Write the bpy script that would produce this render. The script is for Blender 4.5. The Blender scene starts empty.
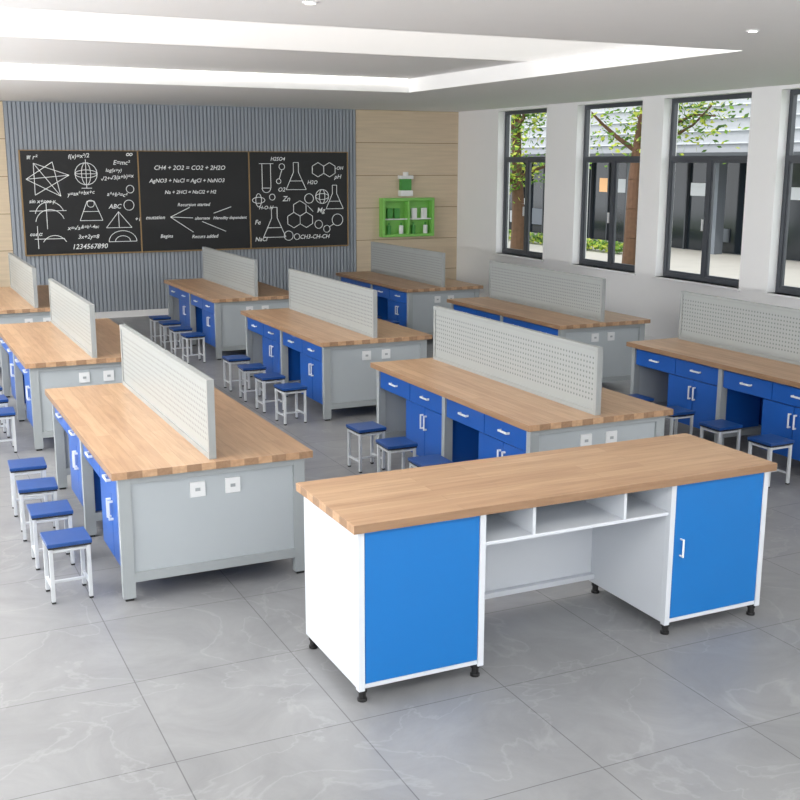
import bpy, math, random
from mathutils import Vector, Matrix
random.seed(7)
S=bpy.context.scene
S.view_settings.view_transform='Standard'
COL=S.collection
def lin(c):
    return tuple(((v/255)/12.92 if v/255<=.04045 else ((v/255+.055)/1.055)**2.4) for v in c)+(1,)
def link(o,parent=None):
    COL.objects.link(o)
    if parent: o.parent=parent
    return o
# ---------------------------------------------------------------- materials
def newmat(name):
    m=bpy.data.materials.new(name); m.use_nodes=True
    nt=m.node_tree; return m,nt,nt.nodes['Principled BSDF']
def mat(name,c,rough=.5,metal=0,var=.03,scale=6,bump=0,emit=0,coat=0,stretch=None):
    m,nt,b=newmat(name); N=nt.nodes; Lk=nt.links
    c=lin(c)
    tc=N.new('ShaderNodeTexCoord'); no=N.new('ShaderNodeTexNoise'); no.inputs['Scale'].default_value=scale
    if stretch:
        mp=N.new('ShaderNodeMapping'); mp.inputs['Scale'].default_value=stretch; Lk.new(tc.outputs['Object'],mp.inputs[0]); Lk.new(mp.outputs[0],no.inputs['Vector']); no.inputs['Detail'].default_value=6
    else: Lk.new(tc.outputs['Object'],no.inputs['Vector'])
    mx=N.new('ShaderNodeMix'); mx.data_type='RGBA'
    mx.inputs[6].default_value=tuple(v*(1-var) for v in c[:3])+(1,); mx.inputs[7].default_value=tuple(min(1,v*(1+var)) for v in c[:3])+(1,)
    Lk.new(no.outputs['Fac'],mx.inputs[0]); Lk.new(mx.outputs[2],b.inputs['Base Color'])
    b.inputs['Roughness'].default_value=rough; b.inputs['Metallic'].default_value=metal
    b.inputs['Coat Weight'].default_value=coat
    if emit: b.inputs['Emission Color'].default_value=c; b.inputs['Emission Strength'].default_value=emit
    if bump:
        bp=N.new('ShaderNodeBump'); bp.inputs['Strength'].default_value=bump; bp.inputs['Distance'].default_value=.01
        Lk.new(no.outputs['Fac'],bp.inputs['Height']); Lk.new(bp.outputs[0],b.inputs['Normal'])
    return m
def wood(name,rotz,c1=(178,142,110),c2=(194,160,127),plank=.9,row=.085):
    m,nt,b=newmat(name); N=nt.nodes; Lk=nt.links
    tc=N.new('ShaderNodeTexCoord'); mp=N.new('ShaderNodeMapping'); mp.inputs['Rotation'].default_value=(0,0,rotz)
    Lk.new(tc.outputs['Object'],mp.inputs['Vector'])
    br=N.new('ShaderNodeTexBrick'); br.inputs['Scale'].default_value=1; br.inputs['Brick Width'].default_value=plank
    br.inputs['Row Height'].default_value=row; br.inputs['Mortar Size'].default_value=.001; br.inputs['Mortar Smooth'].default_value=.5
    br.offset=.37
    br.inputs['Color1'].default_value=lin(c1); br.inputs['Color2'].default_value=lin(c2)
    br.inputs['Mortar'].default_value=lin([v*.85 for v in c1])
    Lk.new(mp.outputs[0],br.inputs['Vector'])
    m2=N.new('ShaderNodeMapping'); m2.inputs['Scale'].default_value=(1.2,14,14); Lk.new(mp.outputs[0],m2.inputs['Vector'])
    no=N.new('ShaderNodeTexNoise'); no.inputs['Scale'].default_value=2.2; no.inputs['Detail'].default_value=8; no.inputs['Distortion'].default_value=.6
    Lk.new(m2.outputs[0],no.inputs['Vector'])
    rp=N.new('ShaderNodeValToRGB'); rp.color_ramp.elements[0].position=.3; rp.color_ramp.elements[0].color=(.66,.6,.54,1); rp.color_ramp.elements[1].position=.62; rp.color_ramp.elements[1].color=(1,1,1,1)
    Lk.new(no.outputs['Fac'],rp.inputs[0])
    mx=N.new('ShaderNodeMix'); mx.data_type='RGBA'; mx.blend_type='MULTIPLY'; mx.inputs[0].default_value=.6
    Lk.new(br.outputs['Color'],mx.inputs[6]); Lk.new(rp.outputs[0],mx.inputs[7]); Lk.new(mx.outputs[2],b.inputs['Base Color'])
    b.inputs['Roughness'].default_value=.38
    return m
def perforated(name,c,ch):
    m=mat(name,c,.4); nt=m.node_tree; N=nt.nodes; Lk=nt.links; b=N['Principled BSDF']
    tc=[n for n in N if n.type=='TEX_COORD'][0]; sp=N.new('ShaderNodeSeparateXYZ'); Lk.new(tc.outputs['Object'],sp.inputs[0])
    old=[n for n in N if n.type=='MIX'][0]
    def M(op,a,bv=None):
        n=N.new('ShaderNodeMath'); n.operation=op
        for i,x in enumerate((a,bv)):
            if x is None: continue
            if isinstance(x,(int,float)): n.inputs[i].default_value=x
            else: Lk.new(x,n.inputs[i])
        return n.outputs[0]
    def cell(o): 
        q=M('SUBTRACT',M('FRACT',M('MULTIPLY',o,1/.036)),.5); return M('MULTIPLY',q,q)
    d=M('LESS_THAN',M('ADD',cell(sp.outputs[1]),cell(sp.outputs[2])),.05)
    zz=M('MULTIPLY',M('GREATER_THAN',sp.outputs[2],.864),M('LESS_THAN',sp.outputs[2],1.188))
    f=M('MULTIPLY',d,zz)
    mx=N.new('ShaderNodeMix'); mx.data_type='RGBA'; Lk.new(f,mx.inputs[0]); Lk.new(old.outputs[2],mx.inputs[6]); mx.inputs[7].default_value=lin(ch)
    Lk.new(mx.outputs[2],b.inputs['Base Color'])
    return m
def floor_mat():
    m,nt,b=newmat('grey_stone_tile'); N=nt.nodes; Lk=nt.links
    tc=N.new('ShaderNodeTexCoord'); mp=N.new('ShaderNodeMapping'); mp.inputs['Location'].default_value=(-.16,-.2,0)
    Lk.new(tc.outputs['Object'],mp.inputs['Vector'])
    br=N.new('ShaderNodeTexBrick'); br.offset=0; br.inputs['Scale'].default_value=1; br.inputs['Brick Width'].default_value=.8; br.inputs['Row Height'].default_value=.8
    br.inputs['Mortar Size'].default_value=.003; br.inputs['Mortar Smooth'].default_value=.2
    br.inputs['Color1'].default_value=lin((139,140,142)); br.inputs['Color2'].default_value=lin((144,145,147)); br.inputs['Mortar'].default_value=lin((98,99,101))
    Lk.new(mp.outputs[0],br.inputs['Vector'])
    no=N.new('ShaderNodeTexNoise'); no.inputs['Scale'].default_value=1.9; no.inputs['Detail'].default_value=12; no.inputs['Distortion'].default_value=1.2; no.inputs['Roughness'].default_value=.68
    Lk.new(tc.outputs['Object'],no.inputs['Vector'])
    rp=N.new('ShaderNodeValToRGB'); e=rp.color_ramp.elements; e[0].position=.3; e[0].color=(.74,.74,.75,1); e[1].position=.7; e[1].color=(1.0,1.0,1.0,1)
    Lk.new(no.outputs['Fac'],rp.inputs[0])
    n2=N.new('ShaderNodeTexNoise'); n2.inputs['Scale'].default_value=1.4; n2.inputs['Detail'].default_value=9; n2.inputs['Distortion'].default_value=.6
    Lk.new(tc.outputs['Object'],n2.inputs['Vector'])
    r2=N.new('ShaderNodeValToRGB'); e=r2.color_ramp.elements; e[0].position=.49; e[0].color=(0,0,0,1); e[1].position=.5; e[1].color=(1,1,1,1)
    x=e.new(.51); x.color=(0,0,0,1)
    Lk.new(n2.outputs['Fac'],r2.inputs[0])
    mx=N.new('ShaderNodeMix'); mx.data_type='RGBA'; mx.blend_type='MULTIPLY'; mx.inputs[0].default_value=1
    Lk.new(br.outputs['Color'],mx.inputs[6]); Lk.new(rp.outputs[0],mx.inputs[7])
    sc=N.new('ShaderNodeMath'); sc.operation='MULTIPLY'; sc.inputs[1].default_value=.12; Lk.new(r2.outputs[0],sc.inputs[0])
    m3=N.new('ShaderNodeMix'); m3.data_type='RGBA'; Lk.new(sc.outputs[0],m3.inputs[0]); Lk.new(mx.outputs[2],m3.inputs[6]); m3.inputs[7].default_value=lin((200,201,203))
    Lk.new(m3.outputs[2],b.inputs['Base Color']); b.inputs['Roughness'].default_value=.38
    return m
WHITE=mat('white_paint',(236,236,236),.7,var=.01)
CEIL=mat('ceiling_plaster',(244,244,244),.8,var=.01)
WALLW=mat('wall_white_paint',(240,240,241),.7,var=.01)
GREYM=mat('light_grey_steel',(156,162,165),.4,var=.02)
PANEL=mat('end_panel_grey',(170,177,182),.45,var=.02)
DIVF=mat('divider_frame_grey',(150,154,154),.4)
DIVP=perforated('perforated_steel',(154,159,159),(112,116,116))
BLUE=mat('drawer_blue_laminate',(22,86,172),.35,var=.02)
BLUED=mat('blue_back_panel',(20,68,150),.5,var=.02)
TBLUE=mat('bright_blue_laminate',(14,108,182),.4,var=.02)
TWHITE=mat('white_laminate',(206,211,218),.4,var=.01)
SEAT=mat('stool_seat_blue',(20,68,134),.35)
DARK=mat('black_plastic',(22,22,24),.4)
HANDLE=mat('white_handle',(228,230,232),.3,var=.01)
STEEL=mat('stool_leg_paint',(196,200,204),.35,var=.01)
SOCK=mat('socket_plastic',(216,218,220),.35,var=.01)
WOODY=wood('butcher_block_y',math.pi/2); WOODX=wood('butcher_block_x',0)
FLOOR=floor_mat()
SLAT=mat('slat_blue_grey',(152,159,168),.6,var=.02); SLATB=mat('slat_backing',(128,135,144),.7)
WPAN=mat('pale_wood_wall',(208,190,164),.55,var=.16,scale=2,stretch=(.8,1,14)); WJ=mat('panel_joint',(150,128,100),.7)
BOARD=mat('blackboard_surface',(18,20,22),.45,var=.15,scale=2)
GOLD=mat('brass_frame',(150,124,86),.4,metal=.4)
CHALK=mat('chalk',(235,238,238),.9,emit=.05)
FRAME=mat('window_frame_charcoal',(72,76,83),.4)
GREEN=mat('green_cabinet',(128,196,92),.45); GREEND=mat('green_dark',(70,150,66),.5)
LED=mat('led_strip',(255,252,245),.5,emit=4); LAMP=mat('lamp_diffuser',(255,252,245),.5,emit=5); BAND=mat('painted_glow_emission',(255,253,250),.6,emit=.5)  # BAND is cove glow put in as emission, not a fitting
# ---------------------------------------------------------------- mesh builder
class MB:
    def __init__(s): s.v=[];s.f=[];s.mi=[];s.mats=[]
    def m(s,mt):
        if mt not in s.mats: s.mats.append(mt)
        return s.mats.index(mt)
    def box(s,x0,x1,y0,y1,z0,z1,mt):
        k=len(s.v); s.v+=[(x,y,z) for z in (z0,z1) for y in (y0,y1) for x in (x0,x1)]
        s.f+=[tuple(k+i for i in q) for q in ((0,2,3,1),(4,5,7,6),(0,1,5,4),(2,6,7,3),(0,4,6,2),(1,3,7,5))]
        s.mi+=[s.m(mt)]*6
    def cyl(s,p0,p1,r,mt,n=8,r1=None):
        p0=Vector(p0);p1=Vector(p1);d=(p1-p0).normalized(); a=d.orthogonal().normalized(); b=d.cross(a)
        k=len(s.v); r1=r if r1 is None else r1
        for p,rr in ((p0,r),(p1,r1)):
            for i in range(n):
                t=2*math.pi*i/n; s.v.append(tuple(p+a*math.cos(t)*rr+b*math.sin(t)*rr))
        for i in range(n): s.f.append((k+i,k+(i+1)%n,k+n+(i+1)%n,k+n+i)); s.mi.append(s.m(mt))
        s.f.append(tuple(k+n-1-i for i in range(n))); s.f.append(tuple(k+n+i for i in range(n))); s.mi+=[s.m(mt)]*2
    def leaf(s,c,u,v,mt):
        k=len(s.v); s.v+=[tuple(c-u),tuple(c+v),tuple(c+u),tuple(c-v)]; s.f.append((k,k+1,k+2,k+3)); s.mi.append(s.m(mt))
    def mesh(s,name):
        me=bpy.data.meshes.new(name); me.from_pydata(s.v,[],s.f)
        for x in s.mats: me.materials.append(x)
        me.polygons.foreach_set('material_index',s.mi); me.update(); return me
    def obj(s,name,loc=(0,0,0),bevel=0,parent=None):
        o=bpy.data.objects.new(name,s.mesh(name)); o.location=loc; link(o,parent)
        if bevel: addbev(o,bevel)
        return o
def addbev(o,w):
    b=o.modifiers.new('bevel','BEVEL'); b.width=w; b.segments=2; b.limit_method='ANGLE'; b.harden_normals=False
# ---------------------------------------------------------------- room constants
XW=9.70; YB=18.02; ZC=3.353; XL=-2.6; YF=-2.6
b=MB(); b.box(XL-.2,XW+.25,YF-.2,YB+.2,-.1,0,FLOOR); b.obj('floor')
b=MB(); b.box(XL-.2,XW+.25,YB,YB+.2,0,3.9,WALLW); b.obj('wall_back')
ZS=.94; ZT=3.31; TH=.25
def wframe(w,a,c,box,handle=True):
    t=.06; zt=2.50; ym=(a+c)/2
    box(0,.06,a,a+t,ZS,ZT,FRAME); box(0,.06,c-t,c,ZS,ZT,FRAME)
    box(0,.06,a+t,c-t,ZS,ZS+t,FRAME); box(0,.06,a+t,c-t,ZT-t,ZT,FRAME)
    box(0,.06,a+t,c-t,zt,zt+t,FRAME); box(0,.06,ym-t*.6,ym+t*.6,ZS+t,zt,FRAME)
    for (p,q) in ((a+t,ym-t*.6),(ym+t*.6,c-t)):
        s=.03
        box(.01,.045,p,p+s,ZS+t,zt,FRAME);box(.01,.045,q-s,q,ZS+t,zt,FRAME);box(.01,.045,p+s,q-s,ZS+t,ZS+t+s,FRAME);box(.01,.045,p+s,q-s,zt-s,zt,FRAME)
    box(-.02,0,ym+.05,ym+.075,1.6,1.75,HANDLE)
nw=0
def wall_with(name,lo,hi,wins,put):
    b=MB(); y=hi
    for (a,c) in sorted(wins,reverse=True):
        put(b,c,y,0,3.9); put(b,a,c,0,ZS); put(b,a,c,ZT,3.9); y=a
    put(b,lo,y,0,3.9); b.obj(name)
wins=[(15.06,16.55),(12.66,14.22),(10.56,12.20),(8.42,10.07),(6.3,7.95),(4.2,5.8)]
wall_with('wall_right',YF,YB,wins,lambda b,a,c,z0,z1:b.box(XW,XW+TH,a,c,z0,z1,WALLW))
for (a,c) in wins:
    nw+=1; w=MB(); wframe(w,a,c,lambda d0,d1,y0,y1,z0,z1,m:w.box(XW+.13+d0,XW+.13+d1,y0,y1,z0,z1,m)); w.obj('window_%d'%nw)
    w=MB(); w.box(XW-.04,XW+.13,a-.03,c+.03,ZS-.03,ZS,WHITE); w.obj('trim_%d'%nw)
added_winl=[(-1.8+2.55*i,.5+2.55*i) for i in range(7)]  # openings added in the unseen left wall to let in sky light
wall_with('wall_left',YF-.2,YB,added_winl,lambda b,a,c,z0,z1:b.box(XL-.2,XL,a,c,z0,z1,WALLW))
for (a,c) in added_winl:
    nw+=1; w=MB(); wframe(w,a,c,lambda d0,d1,y0,y1,z0,z1,m:w.box(XL-.08-d1,XL-.08-d0,y0,y1,z0,z1,m)); w.obj('window_%d'%nw)
added_winf=[(-1.8,1.2),(1.9,4.9),(5.6,8.6)]  # also added for sky light, in the wall behind the camera
wall_with('wall_front',XL,XW+.25,added_winf,lambda b,a,c,z0,z1:b.box(a,c,YF-.2,YF,z0,z1,WALLW))
for (a,c) in added_winf:
    nw+=1; w=MB(); wframe(w,a,c,lambda d0,d1,y0,y1,z0,z1,m:w.box(y0,y1,YF-.08-d1,YF-.08-d0,z0,z1,m)); w.obj('window_%d'%nw)
b=MB(); b.box(XW-.015,XW,YF,YB-.12,0,.1,WHITE); b.obj('baseboard_right')
# ceiling
b=MB(); zt=3.52
TY0,TY1,TX=7.15,13.3,6.45
b.box(XL-.2,XW+.25,YF-.2,TY0,ZC,3.9,CEIL); b.box(XL-.2,XW+.25,TY1,YB,ZC,3.9,CEIL); b.box(TX,XW+.25,TY0,TY1,ZC,3.9,CEIL)
b.box(XL-.2,TX,TY0,TY1,zt,3.9,CEIL)
b.obj('ceiling')
b=MB(); b.box(XL+.1,TX-.04,TY1-.03,TY1,ZC+.12,ZC+.15,LED); b.box(XL+.1,TX-.04,TY0,TY0+.03,ZC+.03,ZC+.14,LED)
b.obj('led_cove_light')
b=MB(); b.box(XL+.1,TX-.04,7.9,10.3,zt-.012,zt,BAND); b.obj('painted_cove_glow')  # cove glow on the tray top, imitated by a flush emissive sheet
# back wall finishes
SX0,SX1=1.94,7.69
b=MB(); b.box(SX0,SX1,YB-.05,YB,.0,ZC,SLATB)
n=92; p=(SX1-SX0)/n
for i in range(n): b.box(SX0+i*p+.009,SX0+(i+1)*p-.009,YB-.07,YB-.05,.0,ZC,SLAT)
b.obj('slatted_wall_panel')
for nm,a,c in (('r',SX1,XW),('l',XL,SX0)):
    b=MB(); zs=[0,.56,1.12,1.68,2.24,2.8,ZC]
    for j in range(6): b.box(a+.004,c-.002,YB-.06,YB-.05,zs[j]+.006,zs[j+1]-.006,WPAN)
    b.box(a,c,YB-.05,YB,0,ZC,WJ)
    b.obj('wood_wall_panel')
b=MB(); b.box(XL,XW-.02,YB-.1,YB-.072,0,.1,WHITE); b.obj('baseboard_back')
# ---------------------------------------------------------------- blackboard
bbp=bpy.data.objects.new('blackboard',None); link(bbp); bbp.location=(4.815,YB-.071,1.84)
b=MB()
bx0,bx1,bz0,bz1=2.12-4.815,7.51-4.815,1.04-1.84,2.64-1.84
cuts=[bx0,3.91-4.815,5.74-4.815,bx1]
for i in range(3): b.box(cuts[i]+.01,cuts[i+1]-.01,-.035,0,bz0+.012,bz1-.012,BOARD)
for c in cuts: b.box(c-.01,c+.01,-.045,0,bz0,bz1,GOLD)
b.box(bx0,bx1,-.045,0,bz1-.012,bz1,GOLD); b.box(bx0,bx1,-.055,0,bz0-.008,bz0+.012,GOLD)
b.obj('board_panels',parent=bbp)
ck=MB(); YC=-.04; R=.006
def pl(pts,close=False):
    pts=list(pts)
    if close: pts.append(pts[0])
    for p,q in zip(pts,pts[1:]):
        if (p[0]-q[0])**2+(p[1]-q[1])**2>1e-8: ck.cyl((p[0],YC,p[1]),(q[0],YC,q[1]),R,CHALK,4)
def circ(x,z,r,a0=0,a1=360,n=18,rz=None):
    rz=rz or r
    pl([(x+r*math.cos(math.radians(a0+(a1-a0)*i/n)),z+rz*math.sin(math.radians(a0+(a1-a0)*i/n))) for i in range(n+1)])
def hexa(x,z,r): pl([(x+r*math.cos(math.radians(60*i+30)),z+r*math.sin(math.radians(60*i+30))) for i in range(6)],True)
nt=[0]
def txt(s,x,z,size=.12,rot=0):
    c=bpy.data.curves.new('chalk_text','FONT'); c.body=s; c.size=size; c.shear=.25; c.materials.append(CHALK); c.resolution_u=2; c.offset=.0008
    nt[0]+=1; o=bpy.data.objects.new('chalk_text_%d'%nt[0],c); o.location=(x,-.037,z); o.rotation_euler=(math.pi/2,-math.radians(rot),0); link(o,bbp)
pl([(-2.5,.12),(-1.98,.42),(-2.5,.6)],True); pl([(-2.62,.36),(-2.12,.1),(-2.22,.62)],True); pl([(-2.5,.6),(-2.12,.1)]); pl([(-2.62,.36),(-1.98,.42)])
circ(-1.72,.44,.17); circ(-1.72,.44,.07,rz=.17); pl([(-1.89,.44),(-1.55,.44)]); pl([(-1.72,.22),(-1.72,.66)]); circ(-1.72,.44,.17,rz=.06); pl([(-1.8,.22),(-1.64,.22)])
txt('f(x)=x²/2',-1.98,.67,.09,4); txt('√2+√3(a+b)=x',-1.5,.33,.085,6); txt('E=mc²',-1.3,.58,.1); txt('log(x+y)',-1.42,.47,.075)
pl([(-2.6,-.12),(-2.05,-.12)]); pl([(-2.35,-.4),(-2.35,.0)]); circ(-2.3,-.2,.22,20,170); circ(-2.3,-.32,.22,20,170)
pl([(-1.85,-.28),(-1.5,-.28),(-1.62,.02),(-1.73,.02)],True); pl([(-1.8,-.14),(-1.55,-.14)]); circ(-1.675,-.02,.055,0,360)
pl([(-1.45,-.4),(-1.05,-.4),(-1.25,-.15)],True); pl([(-1.25,-.15),(-1.25,-.4)])
circ(-1.2,-.62,.22,0,180,rz=.17); pl([(-1.42,-.62),(-.98,-.62)]); circ(-1.2,-.62,.12,0,180,rz=.09)
pl([(-2.5,-.7),(-2.5,-.35)]); pl([(-2.55,-.55),(-2.1,-.55)]); circ(-2.25,-.7,.2,30,150)
txt('y=ax²+bx+c',-2.02,.1,.085,5); txt('a²+b²=c²',-1.42,.1,.09,-4); txt('1234567890',-2.0,-.72,.11); txt('ABC',-1.4,-.1,.1); txt('x=√a',-2.05,-.42,.09)
circ(-1.05,.2,.06); circ(-1.08,-.05,.08); txt('+1',-1.0,-.3,.09); txt('Δ=b²-4ac',-1.85,-.4,.075); txt('cos α',-2.62,-.5,.08); txt('∞',-1.1,.7,.12)
txt('sin x+cos y',-2.6,.0,.085); txt('3x+2y=8',-1.9,-.56,.09); txt('π r²',-2.6,.66,.1)
txt('CH4 + 2O2 = CO2 + 2H2O',-.66,.5,.1); txt('AgNO3 + NaCl = AgCl + NaNO3',-.74,.3,.088)
txt('Na + 2HCl = NaCl2 + H2',-.5,.12,.08)
txt('mutation',-.82,-.28,.085); txt('Recursion started',-.3,-.08,.075); txt('alternate   Heredity dependent',-.02,-.3,.07); txt('Begins',-.6,-.58,.08); txt('Recurs added',-.08,-.6,.08)
pl([(-.42,-.25),(-.1,-.1)]);pl([(-.42,-.25),(-.05,-.27)]);pl([(-.42,-.25),(-.05,-.5)]);pl([(.3,-.2),(.6,-.1)]);pl([(.1,-.33),(.5,-.5)])
def flask(x,z,s):
    pl([(x-.05*s,z+.3*s),(x-.05*s,z+.12*s),(x-.2*s,z-.2*s),(x+.2*s,z-.2*s),(x+.05*s,z+.12*s),(x+.05*s,z+.3*s)],True); pl([(x-.13*s,z-.04*s),(x+.13*s,z-.04*s)])
flask(1.75,.35,.9); flask(1.35,-.42,1.); flask(2.45,.0,.8)
pl([(1.15,.6),(1.15,.2),(1.3,.2),(1.3,.6)]); circ(1.22,.2,.075,180,360); pl([(1.1,.6),(1.35,.6)])
hexa(2.15,.5,.12); hexa(2.36,.5,.12); hexa(1.7,-.34,.13); hexa(1.925,-.34,.13); hexa(1.81,-.145,.13)
circ(2.22,.05,.12); circ(2.22,.05,.05,rz=.12); circ(2.22,.05,.12,rz=.05); circ(1.08,.0,.11,rz=.05); circ(1.08,.0,.05,rz=.11)
circ(2.5,-.35,.1); circ(2.3,-.5,.06); pl([(2.43,-.42),(2.34,-.47)]); circ(1.5,.55,.05); circ(1.32,.05,.05); pl([(1.5,.5),(1.45,.35)]); circ(1.44,.31,.04)
circ(1.98,.02,.08); circ(2.15,-.42,.07); circ(1.75,-.62,.05); circ(1.6,-.6,.08); pl([(1.95,-.1),(2.05,-.2)])
txt('H2SO4',1.3,.65,.085); txt('Zn',1.5,-.02,.12); txt('Mg',2.12,-.22,.12); txt('NaCl',1.0,-.68,.1); txt('H-O-H',1.08,-.15,.085); txt('CH3-CH-CH',1.8,-.66,.1); txt('pH',2.45,.35,.1); txt('O2',1.42,.14,.1);txt('H2O',1.95,.26,.09);txt('-OH',2.46,.5,.08); txt('Fe',1.0,-.4,.11)
ck.obj('chalk_drawings',parent=bbp)
# ---------------------------------------------------------------- wall cabinet + dispenser
b=MB(); w,h,d=1.02,.68,.16
b.box(-w/2,w/2,-.02,0,0,h,GREEN)
b.box(-w/2,-w/2+.05,-d,-.02,0,h,GREEN); b.box(w/2-.05,w/2,-d,-.02,0,h,GREEN); b.box(-w/2+.05,w/2-.05,-d,-.02,0,.05,GREEN); b.box(-w/2+.05,w/2-.05,-d,-.02,h-.05,h,GREEN)
b.box(-w/2+.05,w/2-.05,-d+.02,-.02,.3,.32,WHITE); b.box(-.02,.02,-d,-.02,.05,h-.05,GREEN)
for i in range(4):
    x=-.36+i*.24
    b.cyl((x,-.09,.05),(x,-.09,.2),.04,WHITE if i%2 else GREEND,10); b.cyl((x,-.09,.2),(x,-.09,.25),.018,GREEND,8)
for x in (-.34,-.2,.14,.34): b.box(x-.05,x+.05,-.1,-.04,.32,.5,WHITE if x>0 else GREEND)
b.obj('wall_mounted_green_cabinet',(8.64,YB-.06,1.17),.006)
b=MB(); b.box(-.12,.12,-.12,0,0,.1,WHITE); b.box(-.1,.1,-.1,0,.1,.3,GREEND); b.box(-.13,.13,-.12,0,.3,.36,WHITE); b.cyl((0,-.06,.36),(0,-.06,.42),.05,WHITE,12)
b.obj('soap_dispenser',(8.62,YB-.06,1.88),.008)
# ---------------------------------------------------------------- lab bench
W,L,H=1.1913,2.5666,.78; HD=.469; MD=.0665
def lab_bench():
    b=MB(); i=.04
    b.box(0,W,0,L,H-.042,H,WOODY)
    lw=.07; zt=H-.042
    for y0,y1 in ((i,i+.05),(L/2-.025,L/2+.025),(L-i-.05,L-i)):
        for x0,x1 in ((i,i+lw),(W-i-lw,W-i)):
            b.box(x0,x1,y0,y1,.015,zt,GREYM); b.box(x0+.01,x1-.01,y0+.005,y1-.005,0,.015,DARK)
        b.box(i+lw,W-i-lw,y0,y1,.11,.165,GREYM); b.box(i+lw,W-i-lw,y0,y1,zt-.045,zt,GREYM)
    for y0 in (i+.018,L-i-.032): b.box(i+lw,W-i-lw,y0,y0+.014,.165,zt-.045,PANEL)
    b.box(W/2-.02,W/2+.02,i+.05,L-i-.05,.11,.165,GREYM); b.box(W/2-.01,W/2+.01,i+.05,L-i-.05,.165,zt,BLUED)
    for y0,sg in ((i+.018,-1),(L-i-.018,1)):
        for xs in (.45,.66):
            ya,yb_=(y0-.012,y0) if sg<0 else (y0,y0+.012)
            b.box(xs,xs+.09,ya,yb_,.57,.66,SOCK)
            ya2,yb2=(ya-.002,ya) if sg<0 else (yb_,yb_+.002)
            b.box(xs+.03,xs+.06,ya2,yb2,.605,.625,GREYM)
    for side in (0,1):
        def bx(u0,u1,y0,y1,z0,z1,m):
            if side==0: b.box(u0,u1,y0,y1,z0,z1,m)
            else: b.box(W-u1,W-u0,y0,y1,z0,z1,m)
        for y0,y1 in ((i+.05,L/2-.025),(L/2+.025,L-i-.05)):
            m=(y1-y0); ym=(y0+y1)/2
            bx(i+.03,W/2-.05,y0,y1,zt-.175,zt-.01,BLUED)
            for a,c in ((y0+.006,ym-.004),(ym+.004,y1-.006)):
                bx(i+.012,i+.03,a,c,zt-.165,zt-.02,BLUE)
                yc=(a+c)/2; bx(i-.016,i-.008,yc-.06,yc+.06,zt-.095,zt-.08,HANDLE)
                bx(i-.008,i+.012,yc-.06,yc-.05,zt-.095,zt-.08,HANDLE); bx(i-.008,i+.012,yc+.05,yc+.06,zt-.095,zt-.08,HANDLE)
            c1=y0+m*.60
            bx(i+.05,W/2-.05,y0,c1,.13,zt-.175,BLUE)
            cm=(y0+c1)/2
            for a,c,hy in ((y0+.006,cm-.003,cm-.03),(cm+.003,c1-.004,cm+.03)):
                bx(i+.032,i+.05,a,c,.135,zt-.18,BLUE)
                bx(i+.004,i+.012,hy-.007,hy+.007,.38,.5,HANDLE); bx(i+.012,i+.032,hy-.007,hy+.007,.38,.392,HANDLE); bx(i+.012,i+.032,hy-.007,hy+.007,.488,.5,HANDLE)
    x0,x1=W/2-.022,W/2+.022; z0,z1=H,H+HD; y0,y1=MD,L-MD; t=.03
    b.box(x0,x1,y0,y0+t,z0,z1,DIVF); b.box(x0,x1,y1-t,y1,z0,z1,DIVF); b.box(x0,x1,y0+t,y1-t,z1-t,z1,DIVF); b.box(x0,x1,y0+t,y1-t,z0,z0+t,DIVF)
    b.box(x0+.008,x1-.008,y0+t,y1-t,z0+t,z1-t,DIVP)
    return b.mesh('lab_bench')
bm=lab_bench(); X0,Y0,PX,PY=1.0784,5.98,2.706,3.7214
def inst(name,me,loc,bev=.003,rz=0):
    o=bpy.data.objects.new(name,me); o.location=loc; o.rotation_euler=(0,0,rz); link(o); addbev(o,bev); return o
def stool():
    b=MB(); s=.125; h=.36; r=.011
    b.box(-s,s,-s,s,h-.022,h,SEAT); b.box(-s+.004,s-.004,-s+.004,s-.004,h-.034,h-.022,DARK)
    q=s-.02
    for x in (-q,q):
        for y in (-q,q):
            b.box(x-r,x+r,y-r,y+r,.01,h-.034,STEEL); b.box(x-r-.001,x+r+.001,y-r-.001,y+r+.001,0,.012,DARK)
    for z in (.09,h-.05):
        for x in (-q,q): b.box(x-.008,x+.008,-q+r,q-r,z-.008,z+.008,STEEL)
    for y in (-q,q): b.box(-q+r,q-r,y-.008,y+.008,h-.058,h-.042,STEEL)
    b.box(-q+.008,q-.008,-.008,.008,.082,.098,STEEL)
    return b.mesh('lab_stool')
sm=stool()
for c in range(3):
    for r in range(3):
        inst('lab_bench',bm,(X0+c*PX,Y0+r*PY,0))
        for k in range(4):
            off=[.31,.16,.03][r]+.58*k
            inst('lab_stool',sm,(X0+c*PX-(.22 if c==0 else .27)+random.uniform(-.01,.01),Y0+r*PY+off+random.uniform(-.015,.015),0),.003,random.uniform(-.06,.06))
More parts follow.
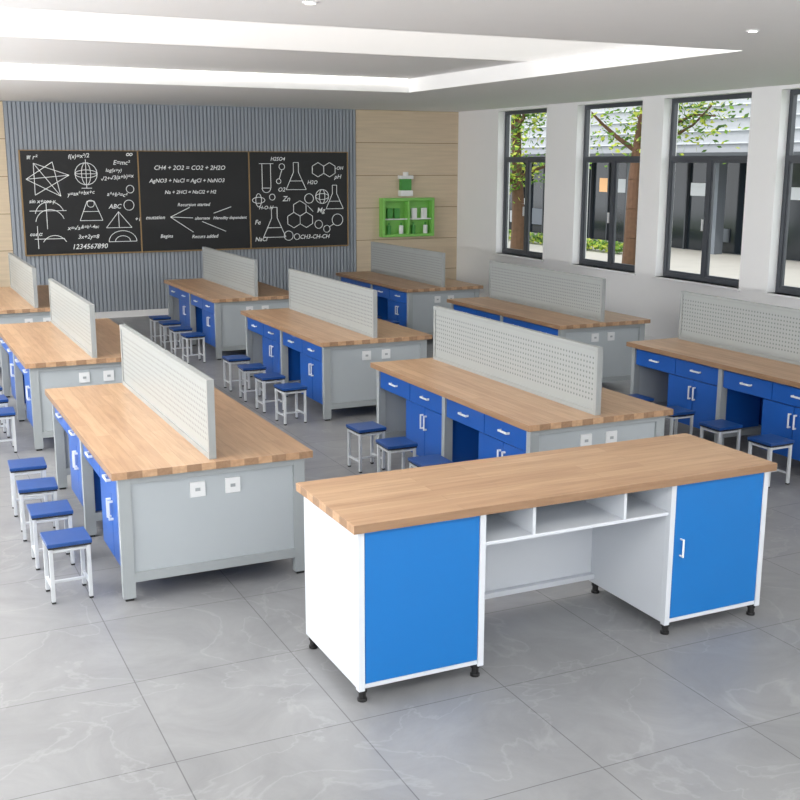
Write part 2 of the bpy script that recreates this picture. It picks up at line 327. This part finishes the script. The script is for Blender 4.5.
# ---------------------------------------------------------------- teacher bench
def teacher():
    b=MB(); LT,WT,HT=2.49,.7508,.884; g=.03; t=.02; z0=.07; zt=HT-.042
    b.box(0,LT,0,WT,zt,HT,WOODX)
    xs=[g,.665,1.835,LT-g]; y0,y1=.03,WT-.03
    pw=.032
    def cab(a,c):
        b.box(a,a+t,y0+.03,y1,z0,zt,TWHITE); b.box(c-t,c,y0+.03,y1,z0,zt,TWHITE); b.box(a+t,c-t,y1-t,y1,z0,zt,TWHITE)
        b.box(a+t,c-t,y0+.02,y1-t,z0,z0+t,TWHITE); b.box(a+t,c-t,y0+.02,y1-t,zt-t,zt,TWHITE)
    cab(xs[0],.695); cab(1.80,xs[3])
    for x in (xs[0],.695-pw,1.80,xs[3]-pw): b.box(x,x+pw,y0-.006,y0+.03,z0-.01,zt,TWHITE)
    b.box(xs[0]+pw+.003,.695-pw-.003,y0-.004,y0+.014,z0+.025,zt-.006,TBLUE)
    b.box(1.80+pw+.003,xs[3]-pw-.003,y0-.004,y0+.014,z0+.025,zt-.006,TBLUE)
    b.box(xs[0]+pw,.695-pw,y0,y0+.018,z0,z0+.022,TWHITE); b.box(1.80+pw,xs[3]-pw,y0,y0+.018,z0,z0+.022,TWHITE)
    a,c=.695,1.80
    b.box(a,c,y0+.01,y1-t,.672,.69,TWHITE); b.box(a,c,y0+.01,y1-t,zt-.015,zt,TWHITE)
    for x in (.975,1.52): b.box(x-.009,x+.009,y0+.01,y1-t,.69,zt-.015,TWHITE)
    b.box(a,c,y1-t,y1,.10,zt,TWHITE); b.box(a,c,y1-.06,y1-t,.10,.13,TWHITE)
    def hv(x):
        b.cyl((x,y0-.03,.44),(x,y0-.03,.54),.006,HANDLE,8); b.cyl((x,y0-.03,.445),(x,y0-.004,.445),.005,HANDLE,8); b.cyl((x,y0-.03,.535),(x,y0-.004,.535),.005,HANDLE,8)
    hv(1.80+pw+.045)
    for x in (xs[0]+.03,.695-.03,1.80+.03,xs[3]-.03):
        for y in (y0+.025,y1-.03):
            b.cyl((x,y,.012),(x,y,z0),.018,DARK,12); b.cyl((x,y,0),(x,y,.014),.024,DARK,12); b.cyl((x,y,z0-.025),(x,y,z0),.024,DARK,12)
    return b
teacher().obj('teacher_demonstration_desk',(1.8253,4.3094,0),.0025)
# ---------------------------------------------------------------- lamps
def area(name,loc,sx,sy,p,col=(1,.98,.95),parent=None,rot=(0,0,0)):
    l=bpy.data.lights.new(name,'AREA'); l.shape='RECTANGLE'; l.size=sx; l.size_y=sy; l.energy=p; l.color=col
    o=bpy.data.objects.new(name,l); o.location=loc; o.rotation_euler=rot; link(o,parent); return o
def fill_panel(x,y,sx,sy,p,z=ZC):  # unseen ceiling panels, added to brighten the room
    b=MB(); t=.02
    b.box(-sx/2-t,sx/2+t,-sy/2-t,-sy/2,-.02,0,WHITE);b.box(-sx/2-t,sx/2+t,sy/2,sy/2+t,-.02,0,WHITE)
    b.box(-sx/2-t,-sx/2,-sy/2,sy/2,-.02,0,WHITE);b.box(sx/2,sx/2+t,-sy/2,sy/2,-.02,0,WHITE);b.box(-sx/2,sx/2,-sy/2,sy/2,-.01,0,LAMP)
    o=b.obj('added_fill_panel',(x,y,z)); area('fill_panel_light',(0,0,-.025),sx,sy,p,parent=o)
for y in (-1,1.6): 
    for x in (-.9,2.4,5.8): fill_panel(x,y,1.6,1.2,8)
for y in (6,15.4): fill_panel(-1.2,y,1.6,1.2,35)
for y in (7.9,12): fill_panel(-1.2,y,1.6,1.2,40,zt)
def fill_uplight(loc,length,p,dirv,along):  # out-of-view fill, added to lift the ceiling and right wall
    b=MB(); h=length/2
    if along=='y': b.box(-.12,.02,-h,h,-.06,0,WHITE)
    else: b.box(-h,h,-.12,.02,-.06,0,WHITE)
    o=b.obj('added_fill_uplight',loc)
    l=bpy.data.lights.new('fill_uplight_source','AREA'); l.shape='RECTANGLE'; l.size,l.size_y=.12,length
    l.energy=p; l.color=(1,.985,.96); a=bpy.data.objects.new('fill_uplight_source',l)
    Z=-Vector(dirv).normalized(); Y=Vector((0,1,0)) if along=='y' else Vector((1,0,0)); X=Y.cross(Z).normalized()
    a.matrix_world=Matrix((X,Y,Z)).transposed().to_4x4(); a.location=(0,0,.09); link(a,o)
for y,pw in ((0.5,130),(6.5,180),(12.5,220)): fill_uplight((XL+.13,y,2.2),5,pw,(1,0,.55),'y')
for x in (1.0,6.0): fill_uplight((x,YF+.13,2.2),4,55,(0,1,.6),'x')
def downlight(x,y,p=4,z=ZC):
    b=MB(); b.cyl((0,0,-.008),(0,0,0),.045,WHITE,24); b.cyl((0,0,-.01),(0,0,-.008),.03,LAMP,24)
    o=b.obj('recessed_downlight',(x,y,z)); l=bpy.data.lights.new('downlight_source','AREA'); l.shape='DISK'; l.size=.05; l.energy=p; l.color=(1,.97,.92)
    q=bpy.data.objects.new('downlight_source',l); q.location=(0,0,-.02); link(q,o)
for x,y in ((2.35,6.13),(5.53,6.05)): downlight(x,y)
# ---------------------------------------------------------------- exterior
GR=mat('paving',(172,169,162),.8,var=.1,scale=1.5); GRASS=mat('lawn',(92,128,58),.9,var=.3,scale=8); FAC=mat('facade_render',(166,169,174),.7,var=.04)
GLZ=mat('dark_glazing',(36,42,48),.12); WARM=mat('shop_interior_glow',(230,180,130),.6,emit=.4); ROOFM=mat('dark_canopy',(60,64,70),.5); BARK=mat('bark',(92,66,50),.9,var=.3,scale=12,bump=.5)
COOL=mat('shop_interior_white',(190,194,198),.6,emit=.2); FACD=mat('facade_grey',(112,118,126),.7,var=.04)
ZG=-.12
b=MB(); b.box(XW+.25,60,-20,80,ZG-.1,ZG,GR); b.box(10.6,14.4,-5,40,ZG,ZG+.03,GRASS); b.obj('outdoor_ground')
b=MB(); bx=22
b.box(bx,bx+8,5,70,2.7,14,FAC); b.box(bx+.6,bx+8,5,70,ZG,2.7,GLZ)
b.box(bx-1.2,bx,5,70,2.55,2.75,ROOFM)
yy=5
while yy<70:
    b.box(bx-.05,bx+.25,yy,yy+.28,ZG,2.55,FACD); 
    for q in (1.0,2.0,3.0): b.box(bx+.5,bx+.6,yy+q,yy+q+.06,ZG,2.7,ROOFM)
    for q in (0,1.,2.,3.0):
        u=random.random(); z0=random.choice((.2,.9,1.5))
        if u<.8: b.box(bx+.54,bx+.59,yy+q+.12,yy+q+random.uniform(.4,.9),z0,z0+random.uniform(.2,.6),WARM if u<.12 else (COOL if u<.5 else FACD))
    yy+=4
for z in (3.0,3.35,3.7,4.05,4.4): b.box(bx-.06,bx,5,70,z,z+.035,COOL)
b.obj('neighbouring_building')
def leafmat(name,c):
    m=mat(name,c,.6,var=.45,scale=1.2); nt=m.node_tree; bs=nt.nodes['Principled BSDF']; tr=nt.nodes.new('ShaderNodeBsdfTranslucent'); tr.inputs[0].default_value=lin([min(255,v*1.2) for v in c])
    ms=nt.nodes.new('ShaderNodeMixShader'); ms.inputs[0].default_value=.4; nt.links.new(bs.outputs[0],ms.inputs[1]); nt.links.new(tr.outputs[0],ms.inputs[2]); nt.links.new(ms.outputs[0],nt.nodes['Material Output'].inputs[0]); return m
LF=[leafmat('leaf_green',(108,146,48)),leafmat('leaf_yellow_green',(178,186,76)),leafmat('leaf_dark_green',(68,102,38))]
def tree(x,y,h,lean,seed,nleaf=2600,r0=.16,nb=11,lo=4):
    rnd=random.Random(seed); b=MB(); pts=[Vector((0,0,0))]
    n=8
    for i in range(1,n+1):
        t=i/n; pts.append(Vector((lean[0]*t+.12*math.sin(5*t+seed),lean[1]*t+.15*math.sin(4*t+seed*2),h*t)))
    for i in range(n): b.cyl(pts[i],pts[i+1],r0*(1-.6*i/n),BARK,10,r0*(1-.6*(i+1)/n))
    ends=[]
    for k in range(nb):
        s=pts[rnd.randint(lo,7)]; a=rnd.uniform(0,6.28); p=s; r=r0*.4
        for j in range(4):
            q=p+Vector((math.cos(a)*rnd.uniform(.25,.5),math.sin(a)*rnd.uniform(.25,.5),rnd.uniform(-.05,.35))); b.cyl(p,q,r,BARK,6,r*.7); r*=.7; p=q; a+=rnd.uniform(-.5,.5); ends.append(p.copy())
    for k in range(nleaf):
        e=rnd.choice(ends); c=e+Vector((rnd.gauss(0,.3),rnd.gauss(0,.3),rnd.gauss(0,.22)))
        u=Vector((rnd.gauss(0,1),rnd.gauss(0,1),rnd.gauss(0,1))).normalized(); v=u.orthogonal().normalized(); s=rnd.uniform(.04,.08)
        b.leaf(c,u*s,v*s*.5,rnd.choice(LF))
    b.obj('deciduous_tree',(x,y,ZG))
tree(13.4,22.0,4.4,(.5,.8,0),1,4600,.18,14,4); tree(13.3,17.9,4.5,(.9,.2,0),2,3000,.16,10,5); tree(13.2,12.7,4.6,(1.2,-.5,0),3,2600,.18,9,5); tree(16,29,5,(0,0,0),4,3500,.16,13,3)
b=MB(); rnd=random.Random(3)
for k in range(4500):
    c=Vector((rnd.uniform(-.25,.25),rnd.uniform(-4,14),rnd.uniform(.03,.3))); u=Vector((rnd.gauss(0,1),rnd.gauss(0,1),rnd.gauss(0,1))).normalized(); v=u.orthogonal().normalized(); s=rnd.uniform(.05,.09); b.leaf(c,u*s,v*s*.5,rnd.choice(LF))
b.obj('hedge',(19.5,30,ZG+.03))
# ---------------------------------------------------------------- world + sun
w=bpy.data.worlds.new('sky'); S.world=w; w.use_nodes=True; bg=w.node_tree.nodes['Background']; bg.inputs[0].default_value=(.93,.965,1,1); bg.inputs[1].default_value=2.5
l=bpy.data.lights.new('sun','SUN'); l.energy=1.8; l.angle=.02; l.color=(1,.95,.86); o=bpy.data.objects.new('sun',l); o.rotation_euler=(Vector((.5,.2,-.85))).to_track_quat('-Z','Y').to_euler(); o.location=(0,0,20); link(o)
# ---------------------------------------------------------------- camera
yaw,pit,rol=.4443,.2131,.0026
cy,sy=math.cos(yaw),math.sin(yaw)
F=Vector((sy*math.cos(pit),cy*math.cos(pit),-math.sin(pit))); Rt=Vector((cy,-sy,0)); U=Rt.cross(F)
c,s=math.cos(rol),math.sin(rol); R2=c*Rt+s*U; U2=-s*Rt+c*U
M=Matrix((R2,U2,-F)).transposed().to_4x4(); M.translation=(0,0,2.472)
cd=bpy.data.cameras.new('camera'); cd.sensor_width=36; cd.lens=36*1099.8/800; cam=bpy.data.objects.new('camera',cd); cam.matrix_world=M; link(cam); S.camera=cam
